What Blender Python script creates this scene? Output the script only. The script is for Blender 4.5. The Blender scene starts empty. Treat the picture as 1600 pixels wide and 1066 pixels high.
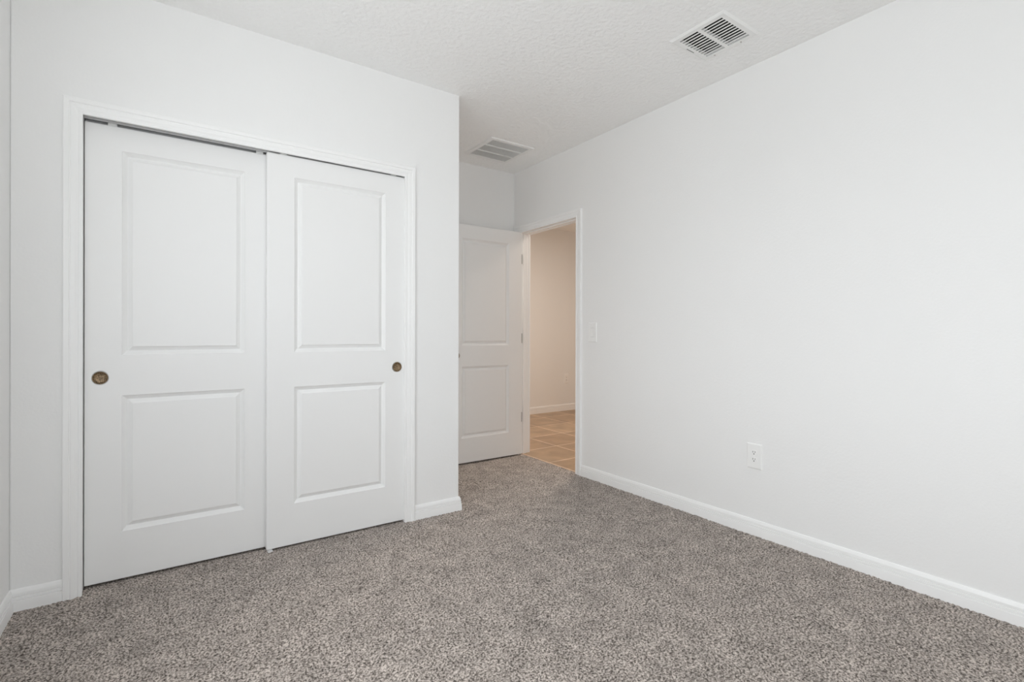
import bpy, bmesh, math, random
import numpy as np
from mathutils import Matrix, Vector

random.seed(7)
S = bpy.context.scene
COL = S.collection

# ------------------------------------------------------------------ camera
F_PX, YAW, PITCH, ROLL, CAM_H = 778.09, 0.6085, -0.0007, 0.0023, 1.1062
cam_data = bpy.data.cameras.new('camera')
cam = bpy.data.objects.new('camera', cam_data)
COL.objects.link(cam)
fwd = Vector((math.sin(YAW)*math.cos(PITCH), math.cos(YAW)*math.cos(PITCH), math.sin(PITCH)))
rgt = Vector((math.cos(YAW), -math.sin(YAW), 0))
upv = rgt.cross(fwd)
r2 = rgt*math.cos(ROLL) + upv*math.sin(ROLL)
u2 = -rgt*math.sin(ROLL) + upv*math.cos(ROLL)
cam.matrix_world = Matrix(((r2.x, u2.x, -fwd.x, 0), (r2.y, u2.y, -fwd.y, 0),
                           (r2.z, u2.z, -fwd.z, CAM_H), (0, 0, 0, 1)))
cam_data.sensor_fit = 'HORIZONTAL'
cam_data.sensor_width = 36.0
cam_data.lens = F_PX/1600*36
cam_data.shift_x = 0.5/1600
cam_data.shift_y = -10.64/1600
cam_data.clip_start = 0.02
S.camera = cam

# ------------------------------------------------------------------ light
S.view_settings.view_transform = 'Standard'
S.view_settings.look = 'None'
S.view_settings.gamma = 1.0
S.view_settings.use_curve_mapping = False
S.view_settings.exposure = -0.07

world = bpy.data.worlds.new('overcast_sky')
S.world = world
world.use_nodes = True
wn = world.node_tree.nodes
# pale ground below the horizon; the overcast sky is brightest to the left (-X) and dim behind the house (-Y)
w_tc = wn.new('ShaderNodeTexCoord'); w_sep = wn.new('ShaderNodeSeparateXYZ')
w_side = wn.new('ShaderNodeMath'); w_side.operation = 'SUBTRACT'
w_sf = wn.new('ShaderNodeMapRange'); w_sf.interpolation_type = 'SMOOTHSTEP'
w_sf.inputs['From Min'].default_value = -0.45; w_sf.inputs['From Max'].default_value = 0.45
w_sky = wn.new('ShaderNodeMixRGB')
w_sky.inputs['Color1'].default_value = (0.845, 0.885, 0.915, 1)
w_sky.inputs['Color2'].default_value = (0.455, 0.48, 0.505, 1)
w_hz = wn.new('ShaderNodeMapRange'); w_hz.interpolation_type = 'SMOOTHSTEP'
w_hz.inputs['From Min'].default_value = -0.08; w_hz.inputs['From Max'].default_value = 0.08
w_all = wn.new('ShaderNodeMixRGB'); w_all.inputs['Color1'].default_value = (0.565, 0.59, 0.605, 1)
wl = world.node_tree.links.new
wl(w_tc.outputs['Generated'], w_sep.inputs['Vector'])
wl(w_sep.outputs['X'], w_side.inputs[0]); wl(w_sep.outputs['Y'], w_side.inputs[1])
wl(w_side.outputs[0], w_sf.inputs['Value']); wl(w_sf.outputs['Result'], w_sky.inputs['Fac'])
wl(w_sep.outputs['Z'], w_hz.inputs['Value']); wl(w_hz.outputs['Result'], w_all.inputs['Fac'])
wl(w_sky.outputs['Color'], w_all.inputs['Color2']); wl(w_all.outputs['Color'], wn['Background'].inputs['Color'])
wn['Background'].inputs['Strength'].default_value = 9.2

S.cycles.max_bounces = 24
S.cycles.diffuse_bounces = 16
S.cycles.glossy_bounces = 6
S.cycles.transparent_max_bounces = 12
S.cycles.sample_clamp_indirect = 6.0
S.cycles.caustics_reflective = False
S.cycles.caustics_refractive = False
S.cycles.use_denoising = True

# room measures (metres; camera stands over x=0, y=0)
XL, XR = -0.505, 2.678          # left wall, right wall
YB, YC, YD = -1.00, 2.758, 3.81  # wall behind the camera, closet wall, alcove end wall
XC = 1.518                       # closet corner
H = 2.6
HY = 5.47                        # hall far wall
WT = 0.115                       # wall thickness
W1 = (0.38, 1.78, 0.72, 2.10)    # left wall window: y0,y1,z0,z1
W2 = (-0.40, 1.30, 0.95, 2.10)    # unseen rear wall window, added to even the light: x0,x1,z0,z1

def portal(name, loc, rot, sx, sy):
    ld = bpy.data.lights.new(name, 'AREA')
    ld.shape = 'RECTANGLE'; ld.size = sx; ld.size_y = sy
    ld.cycles.is_portal = True
    o = bpy.data.objects.new(name, ld); COL.objects.link(o)
    o.location = loc; o.rotation_euler = rot
    return o
portal('daylight_side', (XL-WT-0.03, (W1[0]+W1[1])/2, (W1[2]+W1[3])/2), (0, math.radians(-90), 0), W1[3]-W1[2], W1[1]-W1[0])

portal('daylight_rear_added', ((W2[0]+W2[1])/2, YB-WT-0.03, (W2[2]+W2[3])/2), (math.radians(90), 0, 0), W2[1]-W2[0], W2[3]-W2[2])  # portal of the added rear window

# warm lamp of the hallway (on its ceiling, out of sight of the bedroom)
hl = bpy.data.lights.new('hall_lamp_light', 'AREA')
hl.shape = 'DISK'; hl.size = 0.50
hl.energy = 31.0
hl.color = (1.0, 0.885, 0.775)
hlo = bpy.data.objects.new('hall_lamp_light', hl); COL.objects.link(hlo)
hlo.location = (3.62, 3.60, 2.53)

# ------------------------------------------------------------------ materials
def new_mat(name):
    m = bpy.data.materials.new(name); m.use_nodes = True
    nt = m.node_tree
    return m, nt, nt.nodes['Principled BSDF']

def paint(name, col, rough=0.6, bump=0.0, scale=120.0, spec=0.4, dist=0.002, detail=3.0):
    m, nt, b = new_mat(name)
    b.inputs['Base Color'].default_value = (*col, 1)
    b.inputs['Roughness'].default_value = rough
    b.inputs['Specular IOR Level'].default_value = spec
    if bump:
        tc = nt.nodes.new('ShaderNodeTexCoord')
        n = nt.nodes.new('ShaderNodeTexNoise')
        n.inputs['Scale'].default_value = scale; n.inputs['Detail'].default_value = detail
        bp = nt.nodes.new('ShaderNodeBump')
        bp.inputs['Strength'].default_value = bump; bp.inputs['Distance'].default_value = dist
        nt.links.new(tc.outputs['Object'], n.inputs['Vector'])
        nt.links.new(n.outputs['Fac'], bp.inputs['Height'])
        nt.links.new(bp.outputs['Normal'], b.inputs['Normal'])
    return m

M_WALL = paint('wall_paint', (0.86, 0.86, 0.855), 0.75, 0.30, 95.0, 0.3)
M_CEIL = paint('ceiling_knockdown', (0.93, 0.93, 0.925), 0.85, 0.85, 42.0, 0.2, 0.008, 3.0)
M_TRIM = paint('trim_semigloss', (0.90, 0.90, 0.895), 0.38, 0.0, spec=0.45)
M_DOOR = paint('door_enamel', (0.865, 0.865, 0.86), 0.45, 0.06, 300.0, 0.4)
M_VENT = paint('vent_enamel', (0.87,0.87,0.86), 0.4)
M_PLATE = paint('plate_plastic', (0.88, 0.88, 0.87), 0.35)
M_DARK = paint('slot_dark', (0.03, 0.03, 0.03), 0.7)
M_DUCT = paint('duct_dark', (0.012, 0.012, 0.011), 0.8)
M_FILTER = paint('filter_grey', (0.16, 0.16, 0.155), 0.9, 0.4, 160.0)
M_STEEL = paint('track_steel', (0.60, 0.60, 0.60), 0.45)
M_NICKEL = paint('satin_nickel', (0.42, 0.39, 0.35), 0.35)
M_NICKEL.node_tree.nodes['Principled BSDF'].inputs['Metallic'].default_value = 0.9
M_HINGE = paint('hinge_metal', (0.20, 0.18, 0.155), 0.45)
M_ZINC = paint('zinc_hanger', (0.72, 0.72, 0.71), 0.45)
M_NYLON = paint('white_nylon', (0.8, 0.8, 0.8), 0.4)
M_SUB = paint('subfloor', (0.12, 0.105, 0.095), 0.9)

def bronze(name, dark, light):
    m, nt, b = new_mat(name)
    b.inputs['Metallic'].default_value = 0.35
    b.inputs['Roughness'].default_value = 0.45
    tc = nt.nodes.new('ShaderNodeTexCoord')
    n = nt.nodes.new('ShaderNodeTexNoise'); n.inputs['Scale'].default_value = 190.0; n.inputs['Detail'].default_value = 3.0
    r = nt.nodes.new('ShaderNodeValToRGB')
    r.color_ramp.elements[0].position = 0.36; r.color_ramp.elements[0].color = (*dark, 1)
    r.color_ramp.elements[1].position = 0.68; r.color_ramp.elements[1].color = (*light, 1)
    nt.links.new(tc.outputs['Object'], n.inputs['Vector'])
    nt.links.new(n.outputs['Fac'], r.inputs['Fac'])
    nt.links.new(r.outputs['Color'], b.inputs['Base Color'])
    return m
M_BRONZE = bronze('bronze_painted_reflection', (0.085, 0.055, 0.03), (0.46, 0.325, 0.19))  # speckle puts the carpet's reflection into the bronze colour

def carpet_mat():
    m, nt, b = new_mat('taupe_frieze_carpet')
    b.inputs['Roughness'].default_value = 0.95
    b.inputs['Specular IOR Level'].default_value = 0.1
    b.inputs['Sheen Weight'].default_value = 0.12
    tc = nt.nodes.new('ShaderNodeTexCoord')
    n1 = nt.nodes.new('ShaderNodeTexNoise'); n1.inputs['Scale'].default_value = 135.0; n1.inputs['Detail'].default_value = 2.5; n1.inputs['Roughness'].default_value = 0.6
    ramp = nt.nodes.new('ShaderNodeValToRGB')
    e = ramp.color_ramp.elements
    e[0].position = 0.36; e[0].color = (0.075, 0.061, 0.052, 1)
    e[1].position = 0.63; e[1].color = (0.62, 0.55, 0.50, 1)
    k = e.new(0.47); k.color = (0.285, 0.247, 0.219, 1)
    # broad random patches of lighter and darker pile
    n2 = nt.nodes.new('ShaderNodeTexNoise'); n2.inputs['Scale'].default_value = 9.0; n2.inputs['Detail'].default_value = 3.5
    mr = nt.nodes.new('ShaderNodeMapRange')
    mr.inputs['From Min'].default_value = 0.3; mr.inputs['From Max'].default_value = 0.7
    mr.inputs['To Min'].default_value = 0.80; mr.inputs['To Max'].default_value = 1.14
    mul = nt.nodes.new('ShaderNodeMixRGB'); mul.blend_type = 'MULTIPLY'; mul.inputs['Fac'].default_value = 1.0
    bp = nt.nodes.new('ShaderNodeBump'); bp.inputs['Strength'].default_value = 0.6; bp.inputs['Distance'].default_value = 0.004
    L = nt.links.new
    L(tc.outputs['Object'], n1.inputs['Vector']); L(tc.outputs['Object'], n2.inputs['Vector'])
    L(n1.outputs['Fac'], ramp.inputs['Fac']); L(n2.outputs['Fac'], mr.inputs['Value'])
    L(ramp.outputs['Color'], mul.inputs['Color1']); L(mr.outputs['Result'], mul.inputs['Color2'])
    L(mul.outputs['Color'], b.inputs['Base Color'])
    L(n1.outputs['Fac'], bp.inputs['Height']); L(bp.outputs['Normal'], b.inputs['Normal'])
    return m
M_CARPET = carpet_mat()

def tile_mat():
    m, nt, b = new_mat('tan_ceramic_tile')
    b.inputs['Roughness'].default_value = 0.32
    tc = nt.nodes.new('ShaderNodeTexCoord')
    mp = nt.nodes.new('ShaderNodeMapping')
    # grout lines pass through x = 2.71 and y = 3.328
    mp.inputs['Location'].default_value = (-2.712, -3.328, 0)
    br = nt.nodes.new('ShaderNodeTexBrick')
    br.offset = 0.0; br.squash = 1.0
    br.inputs['Scale'].default_value = 1.0
    br.inputs['Brick Width'].default_value = 0.468
    br.inputs['Row Height'].default_value = 0.457
    br.inputs['Mortar Size'].default_value = 0.008
    br.inputs['Mortar Smooth'].default_value = 0.3
    br.inputs['Bias'].default_value = 0.0
    br.inputs['Color1'].default_value = (0.36, 0.235, 0.14, 1)
    br.inputs['Color2'].default_value = (0.46, 0.32, 0.20, 1)
    br.inputs['Mortar'].default_value = (0.72, 0.54, 0.40, 1)
    n = nt.nodes.new('ShaderNodeTexNoise'); n.inputs['Scale'].default_value = 5.0; n.inputs['Detail'].default_value = 6.0; n.inputs['Distortion'].default_value = 0.6
    mr = nt.nodes.new('ShaderNodeMapRange'); mr.inputs['From Min'].default_value = 0.3; mr.inputs['From Max'].default_value = 0.7
    mr.inputs['To Min'].default_value = 0.78; mr.inputs['To Max'].default_value = 1.14
    mul = nt.nodes.new('ShaderNodeMixRGB'); mul.blend_type = 'MULTIPLY'; mul.inputs['Fac'].default_value = 1.0
    bp = nt.nodes.new('ShaderNodeBump'); bp.inputs['Strength'].default_value = 0.3; bp.inputs['Distance'].default_value = 0.002; bp.invert = True
    L = nt.links.new
    L(tc.outputs['Object'], mp.inputs['Vector']); L(mp.outputs['Vector'], br.inputs['Vector'])
    L(tc.outputs['Object'], n.inputs['Vector']); L(n.outputs['Fac'], mr.inputs['Value'])
    L(br.outputs['Color'], mul.inputs['Color1']); L(mr.outputs['Result'], mul.inputs['Color2'])
    L(mul.outputs['Color'], b.inputs['Base Color'])
    L(br.outputs['Fac'], bp.inputs['Height']); L(bp.outputs['Normal'], b.inputs['Normal'])
    return m
M_TILE = tile_mat()

def glass_mat():
    m = bpy.data.materials.new('window_glass'); m.use_nodes = True
    nt = m.node_tree; nt.nodes.clear()
    out = nt.nodes.new('ShaderNodeOutputMaterial')
    tr = nt.nodes.new('ShaderNodeBsdfTransparent'); gl = nt.nodes.new('ShaderNodeBsdfGlossy')
    gl.inputs['Roughness'].default_value = 0.02
    mx = nt.nodes.new('ShaderNodeMixShader'); mx.inputs['Fac'].default_value = 0.06
    nt.links.new(tr.outputs[0], mx.inputs[1]); nt.links.new(gl.outputs[0], mx.inputs[2])
    nt.links.new(mx.outputs[0], out.inputs['Surface'])
    return m
M_GLASS = glass_mat()

# ------------------------------------------------------------------ helpers
def link(name, verts, faces, mat, parent=None, smooth=False, bevel=0.0, angle=80, seg=2, fix=True):
    me = bpy.data.meshes.new(name)
    me.from_pydata([tuple(v) for v in verts], [], faces)
    if fix:
        bm = bmesh.new(); bm.from_mesh(me)
        bmesh.ops.remove_doubles(bm, verts=bm.verts, dist=1e-6)
        bmesh.ops.recalc_face_normals(bm, faces=bm.faces)
        bm.to_mesh(me); bm.free()
    me.materials.append(mat)
    if smooth:
        me.polygons.foreach_set('use_smooth', [True]*len(me.polygons))
    o = bpy.data.objects.new(name, me); COL.objects.link(o)
    if parent is not None: o.parent = parent
    if bevel:
        md = o.modifiers.new('bevel', 'BEVEL'); md.width = bevel; md.segments = seg
        md.limit_method = 'ANGLE'; md.angle_limit = math.radians(angle)
    return o

def tag(o, label, cat, group=None, kind=None):
    o['label'] = label; o['category'] = cat
    if group: o['group'] = group
    if kind: o['kind'] = kind
    return o

def empty(name, loc):
    o = bpy.data.objects.new(name, None); COL.objects.link(o); o.location = loc
    o.empty_display_size = 0.05
    return o

class MB:
    def __init__(s): s.v, s.f = [], []
    def add(s, v, f):
        n = len(s.v); s.v += [tuple(p) for p in v]; s.f += [tuple(i+n for i in q) for q in f]; return s
    def box(s, x0, x1, y0, y1, z0, z1):
        v = [(x, y, z) for x in (x0, x1) for y in (y0, y1) for z in (z0, z1)]
        return s.add(v, [(0, 1, 3, 2), (4, 6, 7, 5), (0, 4, 5, 1), (2, 3, 7, 6), (0, 2, 6, 4), (1, 5, 7, 3)])
    def build(s, name, mat, parent=None, **k): return link(name, s.v, s.f, mat, parent, **k)

def cells(xs, ys, zs, solid):
    """solid blocks on a grid, only the outer faces, vertices shared"""
    idx, V, Fc = {}, [], []
    def vid(i, j, k):
        if (i, j, k) not in idx:
            idx[(i, j, k)] = len(V); V.append((xs[i], ys[j], zs[k]))
        return idx[(i, j, k)]
    nx, ny, nz = len(xs)-1, len(ys)-1, len(zs)-1
    def full(i, j, k):
        if not (0 <= i < nx and 0 <= j < ny and 0 <= k < nz): return False
        return solid((xs[i]+xs[i+1])/2, (ys[j]+ys[j+1])/2, (zs[k]+zs[k+1])/2)
    for i in range(nx):
        for j in range(ny):
            for k in range(nz):
                if not full(i, j, k): continue
                for d, q in (((-1, 0, 0), [(0, 0, 0), (0, 0, 1), (0, 1, 1), (0, 1, 0)]), ((1, 0, 0), [(1, 0, 0), (1, 1, 0), (1, 1, 1), (1, 0, 1)]),
                             ((0, -1, 0), [(0, 0, 0), (1, 0, 0), (1, 0, 1), (0, 0, 1)]), ((0, 1, 0), [(0, 1, 0), (0, 1, 1), (1, 1, 1), (1, 1, 0)]),
                             ((0, 0, -1), [(0, 0, 0), (0, 1, 0), (1, 1, 0), (1, 0, 0)]), ((0, 0, 1), [(0, 0, 1), (1, 0, 1), (1, 1, 1), (0, 1, 1)])):
                    if not full(i+d[0], j+d[1], k+d[2]):
                        Fc.append(tuple(vid(i+a, j+b, k+c) for a, b, c in q))
    return V, Fc

def wall(name, xs, ys, zs, solid, label, mat=None, bevel=0.0):
    v, f = cells(xs, ys, zs, solid)
    o = link(name, v, f, mat or M_WALL, bevel=bevel, seg=3)
    return tag(o, label, 'wall', kind='structure')

def sweep(nodes, closed_profile=True):
    """nodes: list of rows of 3D points (same count); skin between rows, cap both ends"""
    V, Fc, n = [], [], len(nodes[0])
    for r in nodes: V += [tuple(p) for p in r]
    for a in range(len(nodes)-1):
        for i in range(n):
            j = (i+1) % n
            Fc.append((a*n+i, a*n+j, (a+1)*n+j, (a+1)*n+i))
    Fc.append(tuple(range(n))[::-1]); Fc.append(tuple((len(nodes)-1)*n+i for i in range(n)))
    return V, Fc

# ------------------------------------------------------------------ shell
ZB, ZT = -0.05, 2.70
def between(v, a, b): return a < v < b

OPX = (-0.305, 1.173, 2.055)     # rough closet opening
wall('wall_closet', [XL, OPX[0], OPX[1], XC-WT, XC], [YC, YC+WT, YD], [0.004, OPX[2], ZT],
     lambda x, y, z: (y < YC+WT and not (between(x, OPX[0], OPX[1]) and z < OPX[2])) or (y > YC+WT and x > XC-WT),
     'white painted closet wall around the sliding doors, ending in an outside corner', bevel=0.006)
DY0, DY1, DZ = 2.928, 3.737, 2.055   # rough doorway in the right wall
wall('wall_right', [XR, XR+WT], [YB-WT, DY0, DY1, HY+WT], [ZB, DZ, ZT],
     lambda x, y, z: not (between(y, DY0, DY1) and z < DZ),
     'long blank white wall on the right with the doorway at its far end')
wall('wall_back', [XL-WT, XR], [YD, YD+WT], [ZB, ZT], lambda x, y, z: True,
     'short white end wall behind the open door in the alcove')
wall('wall_left', [XL-WT, XL], [YB-WT, W1[0], W1[1], YD], [ZB, W1[2], W1[3], ZT],
     lambda x, y, z: not (between(y, W1[0], W1[1]) and between(z, W1[2], W1[3])),
     'white wall at the far left edge of the photo')
wall('wall_rear', [XL, W2[0], W2[1], XR], [YB-WT, YB], [ZB, W2[2], W2[3], ZT],
     lambda x, y, z: not (between(x, W2[0], W2[1]) and between(z, W2[2], W2[3])),
     'white wall behind the camera with an added window')
wall('wall_hall_far', [XR+WT, 6.2], [HY, HY+WT], [ZB, ZT], lambda x, y, z: True,
     'hallway wall seen through the doorway in warm lamplight')
wall('wall_hall_side', [6.2, 6.2+WT], [1.6, HY+WT], [ZB, ZT], lambda x, y, z: True,
     'white hallway side wall beyond the doorway')
wall('wall_hall_near', [XR+WT, 6.2], [1.6-WT, 1.6], [ZB, ZT], lambda x, y, z: True,
     'white hallway near wall beyond the doorway')

# ceiling with the two duct openings
V1 = (2.142, 2.384, 1.352, 1.604)     # supply register opening
V2 = (2.060, 2.407, 3.222, 3.572)     # return grille opening
cv, cf = cells(sorted([XL-WT, V1[0], V1[1], V2[0], V2[1], XR+WT]), sorted([YB-WT, V1[2], V1[3], V2[2], V2[3], YD+WT]), [H, ZT],
               lambda x, y, z: not ((between(x, V1[0], V1[1]) and between(y, V1[2], V1[3])) or (between(x, V2[0], V2[1]) and between(y, V2[2], V2[3]))))
tag(link('ceiling', cv, cf, M_CEIL), 'white knockdown textured bedroom ceiling', 'ceiling', kind='structure')
tag(MB().box(XR+WT, 6.2+WT, 1.6-WT, HY+WT, H, ZT).build('ceiling_hall', M_CEIL), 'hallway ceiling above the doorway view', 'ceiling', kind='structure')

# floors
XT = 2.700                              # carpet meets tile under the open doorway
tag(MB().box(XL-WT, XT, YB-WT, YD+WT, -0.05, -0.014).build('floor', M_SUB), 'bedroom floor under the carpet', 'floor', kind='structure')
tag(MB().box(XT, 6.2+WT, 1.6-WT, HY+WT, -0.05, 0.0).build('floor_hall', M_TILE), 'tan square ceramic tile floor of the hallway', 'floor', kind='structure')

# carpet pile: one dense sheet of tufts of uneven height
def carpet():
    step = 0.0065
    rng = np.random.default_rng(3)
    x = np.arange(XL-0.005, XT+step, step); x[-1] = XT
    y = np.arange(YB-0.005, YD+0.005, step)
    X, Y = np.meshgrid(x, y, indexing='ij')
    nx, ny = X.shape
    Z = rng.random((nx, ny))
    Z = -0.0045 + 0.0065*Z
    # gentle unevenness left by feet and the vacuum
    Z += 0.0012*np.sin(X*9.0+1.3*np.sin(Y*6.0)) * np.cos(Y*8.0+1.1*np.sin(X*5.0))
    jx = (rng.random((nx, ny))-0.5)*step*0.8; jy = (rng.random((nx, ny))-0.5)*step*0.8
    jx[0] = jx[-1] = 0; jy[:, 0] = jy[:, -1] = 0
    co = np.stack([X+jx, Y+jy, Z], -1).reshape(-1, 3).astype(np.float32)
    I = np.arange(nx*ny).reshape(nx, ny)
    q = np.stack([I[:-1, :-1], I[1:, :-1], I[1:, 1:], I[:-1, 1:]], -1).reshape(-1, 4).astype(np.int32)
    # no pile under the closet walls nor inside the closet
    mx, my = co[q].mean(1)[:, 0], co[q].mean(1)[:, 1]
    cut = ((mx < XC-0.004) & (my > YC+WT)) | ((my > YC+0.004) & ((mx < OPX[0]+0.003) | ((mx > OPX[1]-0.003) & (mx < XC-0.004))))
    q = np.ascontiguousarray(q[~cut])
    me = bpy.data.meshes.new('carpet')
    me.vertices.add(len(co)); me.vertices.foreach_set('co', co.ravel())
    me.loops.add(q.size); me.loops.foreach_set('vertex_index', q.ravel())
    me.polygons.add(len(q))
    me.polygons.foreach_set('loop_start', np.arange(0, q.size, 4, dtype=np.int32))
    me.polygons.foreach_set('use_smooth', np.ones(len(q), dtype=bool))
    me.update(calc_edges=True); me.validate()
    me.materials.append(M_CARPET)
    o = bpy.data.objects.new('carpet', me); COL.objects.link(o)
    return o
tag(carpet(), 'speckled taupe wall-to-wall carpet covering the bedroom floor', 'carpet', kind='stuff')

# ------------------------------------------------------------------ windows (beside the camera, and one added behind it for fill light)
def window(name, plane, a0, a1, z0, z1, label):
    """plane: ('x', x_room, dir) or ('y', y_room, dir); dir points outside"""
    ax, p, dr = plane
    def bx(mb, u0, u1, w0, w1, t0, t1):
        q0, q1 = sorted((p+dr*t0, p+dr*t1))
        return mb.box(q0, q1, u0, u1, w0, w1) if ax == 'x' else mb.box(u0, u1, q0, q1, w0, w1)
    fr = MB(); w = 0.045
    for u0, u1, s0, s1 in ((a0, a0+w, z0, z1), (a1-w, a1, z0, z1), (a0+w, a1-w, z0, z0+w), (a0+w, a1-w, z1-w, z1), (a0+w, a1-w, (z0+z1)/2-0.02, (z0+z1)/2+0.02)):
        bx(fr, u0, u1, s0, s1, 0.05, 0.10)
    o = fr.build(name, M_TRIM)
    tag(o, label, 'window', kind='structure')
    bx(MB(), a0+w, a1-w, z0+w, z1-w, 0.072, 0.078).build('pane', M_GLASS, o)
    bx(MB(), a0-0.03, a1+0.03, z0-0.022, z0, -0.03, 0.049).build('window_sill', M_TRIM, o)
    return o
window('window_1', ('x', XL, -1), *W1, 'white single-hung window in the left wall, out of the frame')
window('window_rear_added', ('y', YB, -1), *W2, 'white single-hung window added behind the camera to even the light')

# ------------------------------------------------------------------ baseboards
BASE = [(0, -0.012), (0.0160, -0.012), (0.0150, 0.020), (0.0138, 0.0395), (0.0130, 0.0412), (0.0080, 0.0416), (0.0080, 0.0442), (0.0126, 0.0446), (0.0120, 0.0530),
        (0.0114, 0.0542), (0.0062, 0.0546), (0.0062, 0.0572), (0.0106, 0.0577), (0.0098, 0.0680), (0.0072, 0.0760), (0.0054, 0.0810), (0.0032, 0.0835), (0, 0.0835)]
def baseboard(name, path, label, z=0.0, parent=None):
    """path: (x,y) points on the wall face, room on the LEFT of the walking direction"""
    P = [Vector(p) for p in path]
    rows = []
    for i, p in enumerate(P):
        ds = []
        if i > 0: ds.append((P[i]-P[i-1]).normalized())
        if i < len(P)-1: ds.append((P[i+1]-P[i]).normalized())
        ns = [Vector((-d.y, d.x)) for d in ds]
        n = ns[0] if len(ns) == 1 else (ns[0]+ns[1])/(1+ns[0].dot(ns[1]))
        rows.append([(p.x+n.x*t, p.y+n.y*t, z+h) for t, h in BASE])
    v, f = sweep(rows)
    return tag(link(name, v, f, M_TRIM), label, 'baseboard', kind='structure')
CX0, CX1 = -0.284, 1.153       # closet casing, inner edges
CW = 0.062                     # casing width
baseboard('baseboard_left', [(CX0-CW, YC), (XL, YC), (XL, YB)], 'white moulded baseboard turning the far left corner beside the closet')
baseboard('baseboard_closet', [(XC, YD), (XC, YC), (CX1+CW, YC)], 'short white baseboard wrapping the outside corner right of the closet')
baseboard('baseboard_back', [(XR, YD), (XC, YD)], 'white baseboard behind the open door')
RY0, RY1 = 2.947, 3.721        # doorway casing, inner edges
baseboard('baseboard_right', [(XR, YB), (XR, RY0-CW)], 'long white moulded baseboard along the right wall')
baseboard('baseboard_rear', [(XL, YB), (XR, YB)], 'white baseboard behind the camera')
baseboard('baseboard_hall', [(6.2, HY), (XR+WT, HY)], 'white baseboard in the hallway seen through the doorway', z=0.010)

# ------------------------------------------------------------------ casings, jambs
CAS = [(0, 0), (0, 0.0085), (0.0015, 0.0105), (0.0115, 0.0115), (0.0135, 0.0090), (0.0165, 0.0090), (0.0240, 0.0118), (0.0370, 0.0132),
       (0.0390, 0.0118), (0.0415, 0.0125), (0.0440, 0.0160), (0.0590, 0.0180), (0.0620, 0.0165), (0.0620, 0)]
def casing(name, mp, a0, a1, zt, label, parent=None):
    """mp(a, z, t) -> 3D point; a along the wall, t out of it"""
    rows = [[mp(a0-u, -0.012, t) for u, t in CAS], [mp(a0-u, zt+u, t) for u, t in CAS],
            [mp(a1+u, zt+u, t) for u, t in CAS], [mp(a1+u, -0.012, t) for u, t in CAS]]
    v, f = sweep(rows)
    o = link(name, v, f, M_TRIM, parent)
    if label: tag(o, label, 'door casing', kind='structure')
    return o
CZ = 2.026
t1 = casing('trim_1', lambda a, z, t: (a, YC-t, z), CX0, CX1, CZ, 'white moulded casing framing the closet sliding doors')
jb = MB()
JX0, JX1, JZ = -0.288, 1.157, 2.044
jb.box(OPX[0]+0.0005, JX0, YC-0.0005, YC+WT, -0.012, OPX[2]-0.0005); jb.box(JX1, OPX[1]-0.0005, YC-0.0005, YC+WT, -0.012, OPX[2]-0.0005)
jb.box(JX0, JX1, YC-0.0005, YC+WT, JZ, OPX[2]-0.0005)
jb.build('jamb', M_TRIM, t1)

t2 = casing('trim_2', lambda a, z, t: (XR-t, a, z), RY0, RY1, 2.030, 'white moulded casing framing the open doorway to the hall')
casing('hall_casing', lambda a, z, t: (XR+WT+t, a, z), RY0, RY1, 2.030, None, t2)
jb = MB()
KY0, KY1, KZ = 2.942, 3.7245, 2.036
jb.box(XR-0.0005, XR+WT+0.0005, DY0+0.0005, KY0, -0.012, DZ-0.0005); jb.box(XR-0.0005, XR+WT+0.0005, KY1, DY1-0.0005, -0.012, DZ-0.0005)
jb.box(XR-0.0005, XR+WT+0.0005, KY0, KY1, KZ, DZ-0.0005)
jb.build('jamb', M_TRIM, t2)
st = MB(); sx0, sx1, sd = XR+0.040, XR+0.075, 0.011
st.box(sx0, sx1, KY0, KY0+sd, -0.005, KZ); st.box(sx0, sx1, KY1-sd, KY1, -0.005, KZ); st.box(sx0, sx1, KY0+sd, KY1-sd, KZ-sd, KZ)
st.build('door_stop', M_TRIM, t2, bevel=0.002)
sp = MB(); sp.box(XR+0.004, XR+0.034, KY0, KY0+0.0018, 0.895, 0.953); sp.box(XR-0.002, XR+0.004, KY0-0.001, KY0+0.0032, 0.905, 0.943)
sp.build('strike_plate', M_NICKEL, t2, bevel=0.0008)

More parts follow.
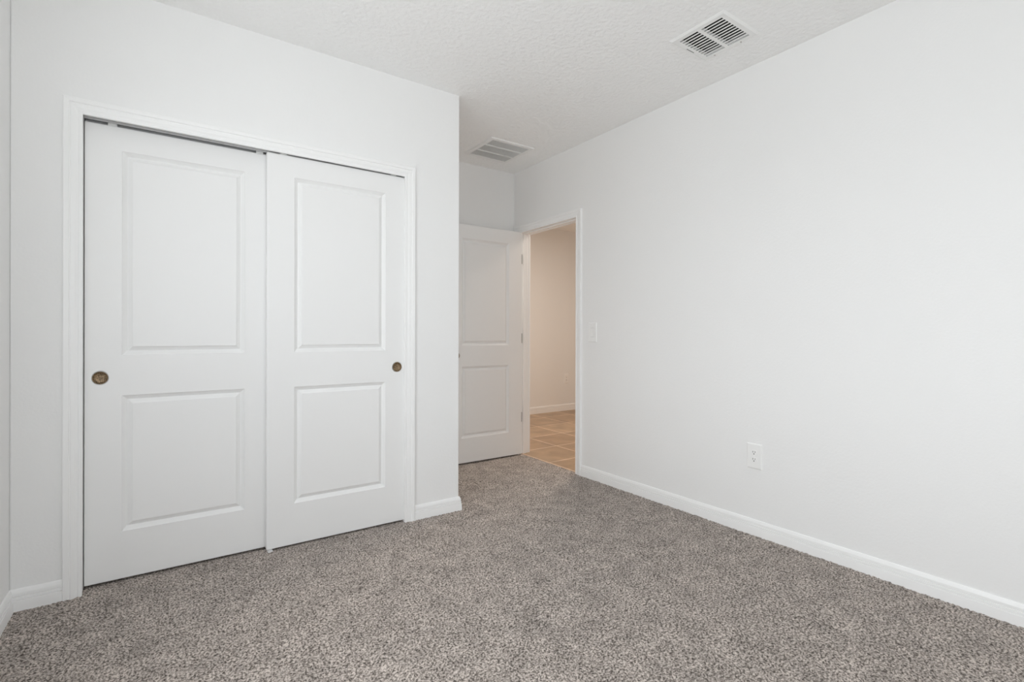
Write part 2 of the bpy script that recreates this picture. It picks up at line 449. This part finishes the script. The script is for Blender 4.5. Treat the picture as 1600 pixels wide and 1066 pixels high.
# ------------------------------------------------------------------ doors
RINGS = [(0.0, 0.0), (0.0025, 0.0030), (0.0180, 0.0155), (0.0195, 0.0155), (0.0365, 0.0045), (0.0372, 0.0016), (0.0400, 0.0012)]
def door_mesh(w, z0, z1, th, panels, px, hole=None, hole_r=0.0, hole_d=0.014):
    """door in local space: x 0..w, front face y=0 looking to -y, back y=th.
       panels: [(zlo, zhi)...], px = (x0, x1). hole=(x, z) bored in the front face."""
    V, Fc = [], []
    def vv(x, y, z): V.append((x, y, z)); return len(V)-1
    xs = [0, px[0], px[1], w]
    zs = [z0] + [z for p in panels for z in p] + [z1]
    for front in (True, False):
        Y = (lambda d: d) if front else (lambda d: th-d)
        for i in range(3):
            for k in range(len(zs)-1):
                xa, xb, za, zb = xs[i], xs[i+1], zs[k], zs[k+1]
                if i == 1 and any(abs(za-p[0]) < 1e-6 for p in panels):
                    prev = None
                    for off, dep in RINGS:
                        r = [vv(xa+off, Y(dep), za+off), vv(xb-off, Y(dep), za+off), vv(xb-off, Y(dep), zb-off), vv(xa+off, Y(dep), zb-off)]
                        if prev:
                            for c in range(4): Fc.append((prev[c], prev[(c+1) % 4], r[(c+1) % 4], r[c]))
                        prev = r
                    Fc.append(tuple(prev))
                elif front and hole and xa < hole[0] < xb and za < hole[1] < zb:
                    n = 40
                    cor = [vv(xb, 0, zb), vv(xa, 0, zb), vv(xa, 0, za), vv(xb, 0, za)]
                    ring = [vv(hole[0]+hole_r*math.cos(2*math.pi*s/n), 0, hole[1]+hole_r*math.sin(2*math.pi*s/n)) for s in range(n)]
                    inn = [vv(V[q][0], hole_d, V[q][2]) for q in ring]
                    for s in range(n):
                        Fc.append((ring[s], ring[(s+1) % n], cor[s*4//n]))
                        Fc.append((ring[s], inn[s], inn[(s+1) % n], ring[(s+1) % n]))
                    for qd in range(4): Fc.append((cor[qd], ring[((qd+1)*n//4) % n], cor[(qd+1) % 4]))
                    Fc.append(tuple(inn))
                else:
                    Fc.append((vv(xa, Y(0), za), vv(xb, Y(0), za), vv(xb, Y(0), zb), vv(xa, Y(0), zb)))
    # edges
    for i in range(3):
        for z in (z0, z1):
            Fc.append((vv(xs[i], 0, z), vv(xs[i+1], 0, z), vv(xs[i+1], th, z), vv(xs[i], th, z)))
    for k in range(len(zs)-1):
        for x in (0, w):
            Fc.append((vv(x, 0, zs[k]), vv(x, 0, zs[k+1]), vv(x, th, zs[k+1]), vv(x, th, zs[k])))
    return V, Fc

def lathe_y(cx, cz, prof, n=40):
    """prof: (radius, y) points; axis along y through (cx, cz)"""
    V, Fc = [], []
    for r, y in prof:
        for s in range(n): V.append((cx+r*math.cos(2*math.pi*s/n), y, cz+r*math.sin(2*math.pi*s/n)))
    for a in range(len(prof)-1):
        for s in range(n): Fc.append((a*n+s, a*n+(s+1) % n, (a+1)*n+(s+1) % n, (a+1)*n+s))
    Fc.append(tuple((len(prof)-1)*n+s for s in range(n)))
    return V, Fc

PANELS = [(0.222, 0.828), (1.008, 1.916)]
HR = 0.0275
def sliding_door(name, x, y, w, z0, z1, px, hole, label):
    v, f = door_mesh(w, z0, z1, 0.035, PANELS, px, hole, HR)
    o = link(name, v, f, M_DOOR, bevel=0.0055, angle=82, seg=3)
    o.location = (x, y, 0)
    tag(o, label, 'closet door', kind='structure')
    r = HR-0.0002
    cv_, cf_ = lathe_y(hole[0], hole[1], [(r, -0.0006), (r-0.0014, -0.0010), (r-0.0022, -0.0004), (r-0.0030, 0.004), (r-0.0036, 0.0085), (r-0.007, 0.0115), (r-0.014, 0.0128), (r-0.022, 0.0130)])
    p = link('finger_pull', cv_, cf_, M_BRONZE, o, smooth=True)
    p['label'] = 'round recessed bronze finger pull with the carpet reflection painted in'
    return o
YF, YR = YC+0.012, YC+0.054      # front (right) and rear (left) door faces
sliding_door('door_2', -0.2848, YR, 0.768, 0.010, 2.0215, (0.1283, 0.6143), (0.0533, 0.909),
             'left white two-panel closet sliding door, set behind the other one')
sliding_door('door_1', 0.4225, YF, 0.742, 0.008, 2.0255, (0.1300, 0.6215), (0.6920, 0.911),
             'right white two-panel closet sliding door, in front of the other one')

# overhead track of the sliding doors
tk = empty('sliding_door_track', ((JX0+JX1)/2, YC+0.045, JZ))
tag(tk, 'grey metal track above the closet sliding doors', 'door track')
def local(o, parent):
    o.parent = parent; o.matrix_parent_inverse = Matrix.Translation(-parent.location); return o
a0, a1 = JX0+0.002, JX1-0.002
local(MB().box(a0, a1, YC+0.004, YC+0.096, JZ-0.003, JZ).build('track_plate', M_STEEL), tk)
for yy, zz in ((YC+0.004, 0.0135), (YC+0.0485, 0.014), (YC+0.094, 0.014)):
    local(MB().box(a0, a1, yy, yy+0.002, JZ-zz, JZ-0.003).build('track_flange', M_STEEL), tk)
for xx, yy in ((-0.190, YR), (0.395, YR), (0.50, YF), (1.09, YF)):
    z1 = 2.0215 if yy == YR else 2.0255
    hg = MB().box(xx-0.016, xx+0.016, yy+0.002, yy+0.004, z1-0.02, JZ-0.006)
    local(hg.build('roller_hanger', M_ZINC), tk)

# small floor guide at the overlap
g = MB(); gx = 0.440
g.box(gx-0.008, gx+0.008, YF-0.010, YF-0.0065, -0.006, 0.012); g.box(gx-0.012, gx+0.012, YF-0.0065, YF+0.090, -0.006, 0.003)
tag(g.build('door_guide', M_NYLON, bevel=0.001), 'tiny white plastic floor guide under the overlapping closet doors', 'door guide')

# bedroom door, open flat against the alcove end wall
DW = 0.757
v, f = door_mesh(DW, 0.012, 2.032, 0.0345, PANELS, (0.132, 0.617))
d3 = link('door_3', v, f, M_DOOR, bevel=0.0022, angle=82)
d3.location = (XR-0.003-DW, 3.6805, 0)
tag(d3, 'white two-panel bedroom door standing open in the alcove', 'door', kind='structure')
for zc in (1.789, 1.067, 0.347):
    h = MB().box(DW, DW+0.0035, -0.0006, 0.036, zc-0.044, zc+0.044)
    n = 14; hv = [(DW+0.003+0.006*math.cos(2*math.pi*s/n), 0.040+0.006*math.sin(2*math.pi*s/n), zc+e) for e in (-0.044, 0.044) for s in range(n)]
    h.add(hv, [(s, (s+1) % n, n+(s+1) % n, n+s) for s in range(n)] + [tuple(range(n))[::-1], tuple(range(n, 2*n))])
    o = h.build('hinge', M_HINGE, d3); o['label'] = 'dark metal hinge'
kv, kf = lathe_y(0.060, 0.925, [(0.032, -0.0005), (0.032, -0.004), (0.028, -0.008), (0.012, -0.011), (0.011, -0.026), (0.018, -0.034), (0.026, -0.044), (0.027, -0.054), (0.021, -0.062), (0.008, -0.066)])
o = link('door_knob', kv, kf, M_NICKEL, d3, smooth=True); o['label'] = 'satin nickel knob'

# ------------------------------------------------------------------ ceiling vents
def frame_ring(x0, x1, y0, y1, prof):
    """prof: (inset, z) rows from the outer edge inward; rectangular ring"""
    V, Fc = [], []
    for i, z in prof:
        V += [(x0+i, y0+i, z), (x1-i, y0+i, z), (x1-i, y1-i, z), (x0+i, y1-i, z)]
    for a in range(len(prof)-1):
        for c in range(4): Fc.append((a*4+c, a*4+(c+1) % 4, (a+1)*4+(c+1) % 4, (a+1)*4+c))
    return V, Fc
def tilted(mb, axis, c, half_len, mid, zc, wd, th, ang):
    """thin slat, long along axis, tilted by ang about it"""
    ca, sa = math.cos(ang), math.sin(ang)
    pts = []
    for s, t in ((-1, -1), (1, -1), (1, 1), (-1, 1)):
        u, w = s*wd/2, t*th/2
        pts.append((u*ca-w*sa, u*sa+w*ca))
    v = []
    for e in (-half_len, half_len):
        for u, w in pts:
            v.append((c+u, mid+e, zc+w) if axis == 'y' else (mid+e, c+u, zc+w))
    return mb.add(v, [(0, 1, 2, 3), (7, 6, 5, 4), (0, 4, 5, 1), (1, 5, 6, 2), (2, 6, 7, 3), (3, 7, 4, 0)])

vx0, vx1, vy0, vy1 = 2.108, 2.416, 1.322, 1.626
v1 = empty('supply_register', ((vx0+vx1)/2, (vy0+vy1)/2, H))
tag(v1, 'white ceiling supply vent with dark louvre slots near the right wall', 'ceiling vent')
fv, ff = frame_ring(vx0, vx1, vy0, vy1, [(0.0, H), (0.001, H-0.0025), (0.010, H-0.0085), (0.0335, H-0.0085), (0.0345, H-0.007), (0.0345, H+0.012)])
fo = local(link('frame', fv, ff, M_VENT), v1)
ym = (V1[2]+V1[3])/2 - 0.001
local(MB().box(V1[0]+0.0005, V1[1]-0.0005, ym-0.0095, ym+0.0095, H-0.0085, H+0.010).build('centre_bar', M_VENT), v1)
ns = 11; pit = 0.0225; xs0 = 2.149
for y0, y1 in ((V1[2]+0.004, ym-0.0095), (ym+0.0095, V1[3]-0.004)):
    for k in range(ns+1):
        c = xs0 + (k-0.5)*pit
        mb = tilted(MB(), 'y', c, (y1-y0)/2, (y0+y1)/2, H-0.0035, 0.0080, 0.0010, math.radians(34 if k < 9 else 34-14*(k-8)))
        mb.box(c-0.0036, c+0.0036, y0, y1, H-0.0078, H-0.0068)
        local(mb.build('slat', M_VENT), v1)
bk = MB()
for q in ((V1[0]-0.012, V1[0]-0.0005, V1[2]-0.012, V1[3]+0.012), (V1[1]+0.0005, V1[1]+0.012, V1[2]-0.012, V1[3]+0.012),
          (V1[0], V1[1], V1[2]-0.012, V1[2]-0.0005), (V1[0], V1[1], V1[3]+0.0005, V1[3]+0.012)):
    bk.box(*q, ZT, ZT+0.12)
bk.box(V1[0]-0.012, V1[1]+0.012, V1[2]-0.012, V1[3]+0.012, ZT+0.12, ZT+0.13)
ln = MB()
e = 0.0006
ln.box(V1[0]+e, V1[0]+0.002, V1[2]+e, V1[3]-e, H+0.013, ZT+0.12); ln.box(V1[1]-0.002, V1[1]-e, V1[2]+e, V1[3]-e, H+0.013, ZT+0.12)
ln.box(V1[0]+0.002, V1[1]-0.002, V1[2]+e, V1[2]+0.002, H+0.013, ZT+0.12); ln.box(V1[0]+0.002, V1[1]-0.002, V1[3]-0.002, V1[3]-e, H+0.013, ZT+0.12)
bk.v, bk.f = bk.v, bk.f
bk.add(ln.v, ln.f)
local(bk.build('duct', M_DUCT), v1)
lv = MB().box(2.228, 2.288, 1.6075, 1.6105, H-0.0092, H-0.0084)
local(lv.build('damper_slot', M_DARK), v1)
for yy in (1.412, 1.559):
    n = 16
    sv = [(2.398+r*math.cos(2*math.pi*s/n), yy+r*math.sin(2*math.pi*s/n), z) for r, z in ((0.004, H-0.0084), (0.0038, H-0.0098), (0.002, H-0.0103)) for s in range(n)]
    sf = [(a*n+s, a*n+(s+1) % n, (a+1)*n+(s+1) % n, (a+1)*n+s) for a in range(2) for s in range(n)] + [tuple(2*n+s for s in range(n))]
    local(link('screw', sv, sf, M_NICKEL), v1)

gx0, gx1, gy0, gy1 = 2.027, 2.438, 3.182, 3.606
v2 = empty('return_grille', ((gx0+gx1)/2, (gy0+gy1)/2, H))
tag(v2, 'white square ceiling return grille in the alcove above the open door', 'ceiling vent')
fv, ff = frame_ring(gx0, gx1, gy0, gy1, [(0.0, H), (0.0005, H-0.004), (0.006, H-0.009), (0.032, H-0.009), (0.0332, H-0.007), (0.0332, H+0.012)])
local(link('frame', fv, ff, M_VENT), v2)
for yy in (3.326, 3.453):
    local(MB().box(V2[0]+0.001, V2[1]-0.001, yy-0.006, yy+0.006, H-0.009, H+0.008).build('divider_bar', M_VENT), v2)
for y0, y1 in ((V2[2]+0.001, 3.320), (3.332, 3.447), (3.459, V2[3]-0.001)):
    mb = MB(); n = 24
    for k in range(n):
        tilted(mb, 'y', V2[0]+0.006+(V2[1]-V2[0]-0.012)*k/(n-1), (y1-y0)/2, (y0+y1)/2, H-0.001, 0.0135, 0.001, math.radians(-80))
    local(mb.build('louvre_panel', M_VENT), v2)
local(MB().box(V2[0]+0.002, V2[1]-0.002, V2[2]+0.002, V2[3]-0.002, H+0.016, H+0.036).build('filter', M_FILTER), v2)

# ------------------------------------------------------------------ switch and outlets
def plate(mp, w, h, prof):
    """bevelled plate; mp(a, z, t)"""
    V, Fc = [], []
    for i, t in prof:
        V += [mp(-w/2+i, -h/2+i, t), mp(w/2-i, -h/2+i, t), mp(w/2-i, h/2-i, t), mp(-w/2+i, h/2-i, t)]
    for a in range(len(prof)-1):
        for c in range(4): Fc.append((a*4+c, a*4+(c+1) % 4, (a+1)*4+(c+1) % 4, (a+1)*4+c))
    Fc.append(tuple((len(prof)-1)*4+c for c in range(4)))
    Fc.append((3, 2, 1, 0))
    return V, Fc
PP = [(0, 0), (0, 0.0025), (0.0015, 0.0045), (0.006, 0.0062)]
def bx3(mb, mp, a0, a1, z0, z1, t0, t1):
    v = [mp(a, z, t) for a in (a0, a1) for z in (z0, z1) for t in (t0, t1)]
    return mb.add(v, [(0, 1, 3, 2), (4, 6, 7, 5), (0, 4, 5, 1), (2, 3, 7, 6), (0, 2, 6, 4), (1, 5, 7, 3)])
def disc3(mb, mp, a, z, r, t0, t1, n=20, sy=1.0, clipz=None):
    v = []
    for t in (t0, t1):
        for s in range(n):
            zz = r*sy*math.sin(2*math.pi*s/n)
            if clipz: zz = max(-clipz, min(clipz, zz))
            v.append(mp(a+r*math.cos(2*math.pi*s/n), z+zz, t))
    return mb.add(v, [(s, (s+1) % n, n+(s+1) % n, n+s) for s in range(n)] + [tuple(range(n))[::-1], tuple(range(n, 2*n))])

def outlet(loc, face, label, w=0.084, h=0.138):
    """face: '-x' or '-y' -- where the plate looks"""
    root = empty('wall_outlet', loc)
    mp = (lambda a, z, t: (-t, -a, z)) if face == '-x' else (lambda a, z, t: (a, -t, z))
    tag(root, label, 'outlet', 'duplex wall outlets')
    v, f = plate(mp, w, h, PP); link('cover_plate', v, f, M_PLATE, root)
    for zc in (0.0195, -0.0195):
        rc = disc3(MB(), mp, 0, zc, 0.0170, 0.0055, 0.0078, 28, clipz=0.0138).build('receptacle', M_PLATE, root)
        sl = MB()
        bx3(sl, mp, -0.0078, -0.0052, zc+0.0000, zc+0.0095, 0.0072, 0.0081)
        bx3(sl, mp, 0.0052, 0.0076, zc+0.0010, zc+0.0090, 0.0072, 0.0081)
        disc3(sl, mp, 0, zc-0.0065, 0.0031, 0.0072, 0.0081, 14)
        sl.build('slot', M_DARK, rc)
    disc3(MB(), mp, 0, 0, 0.0032, 0.006, 0.0072, 14).build('screw', M_PLATE, root)
    return root
outlet((XR, 1.490, 0.433), '-x', 'white double socket low on the blank right bedroom wall')
outlet((4.775, HY, 0.459), '-y', 'small double socket on the hallway wall seen through the doorway', 0.078, 0.135)

sw = empty('light_switch', (XR, 2.761, 1.1185))
tag(sw, 'white rocker light switch on the right wall beside the doorway', 'light switch')
mp = lambda a, z, t: (-t, -a, z)
v, f = plate(mp, 0.084, 0.146, PP); link('cover_plate', v, f, M_PLATE, sw)
rk = MB()
rv = [mp(a, z, t) for a in (-0.0165, 0.0165) for z, t in ((-0.0335, 0.005), (-0.0335, 0.0105), (0, 0.0078), (0.0335, 0.0072), (0.0335, 0.005))]
rk.add(rv, [(0, 1, 2, 3, 4), (9, 8, 7, 6, 5), (0, 5, 6, 1), (1, 6, 7, 2), (2, 7, 8, 3), (3, 8, 9, 4), (4, 9, 5, 0)])
rk.build('rocker', M_PLATE, sw)
bx3(MB(), mp, -0.0175, 0.0175, -0.0350, 0.0350, 0.0058, 0.0066).build('rocker_surround', M_STEEL, sw)
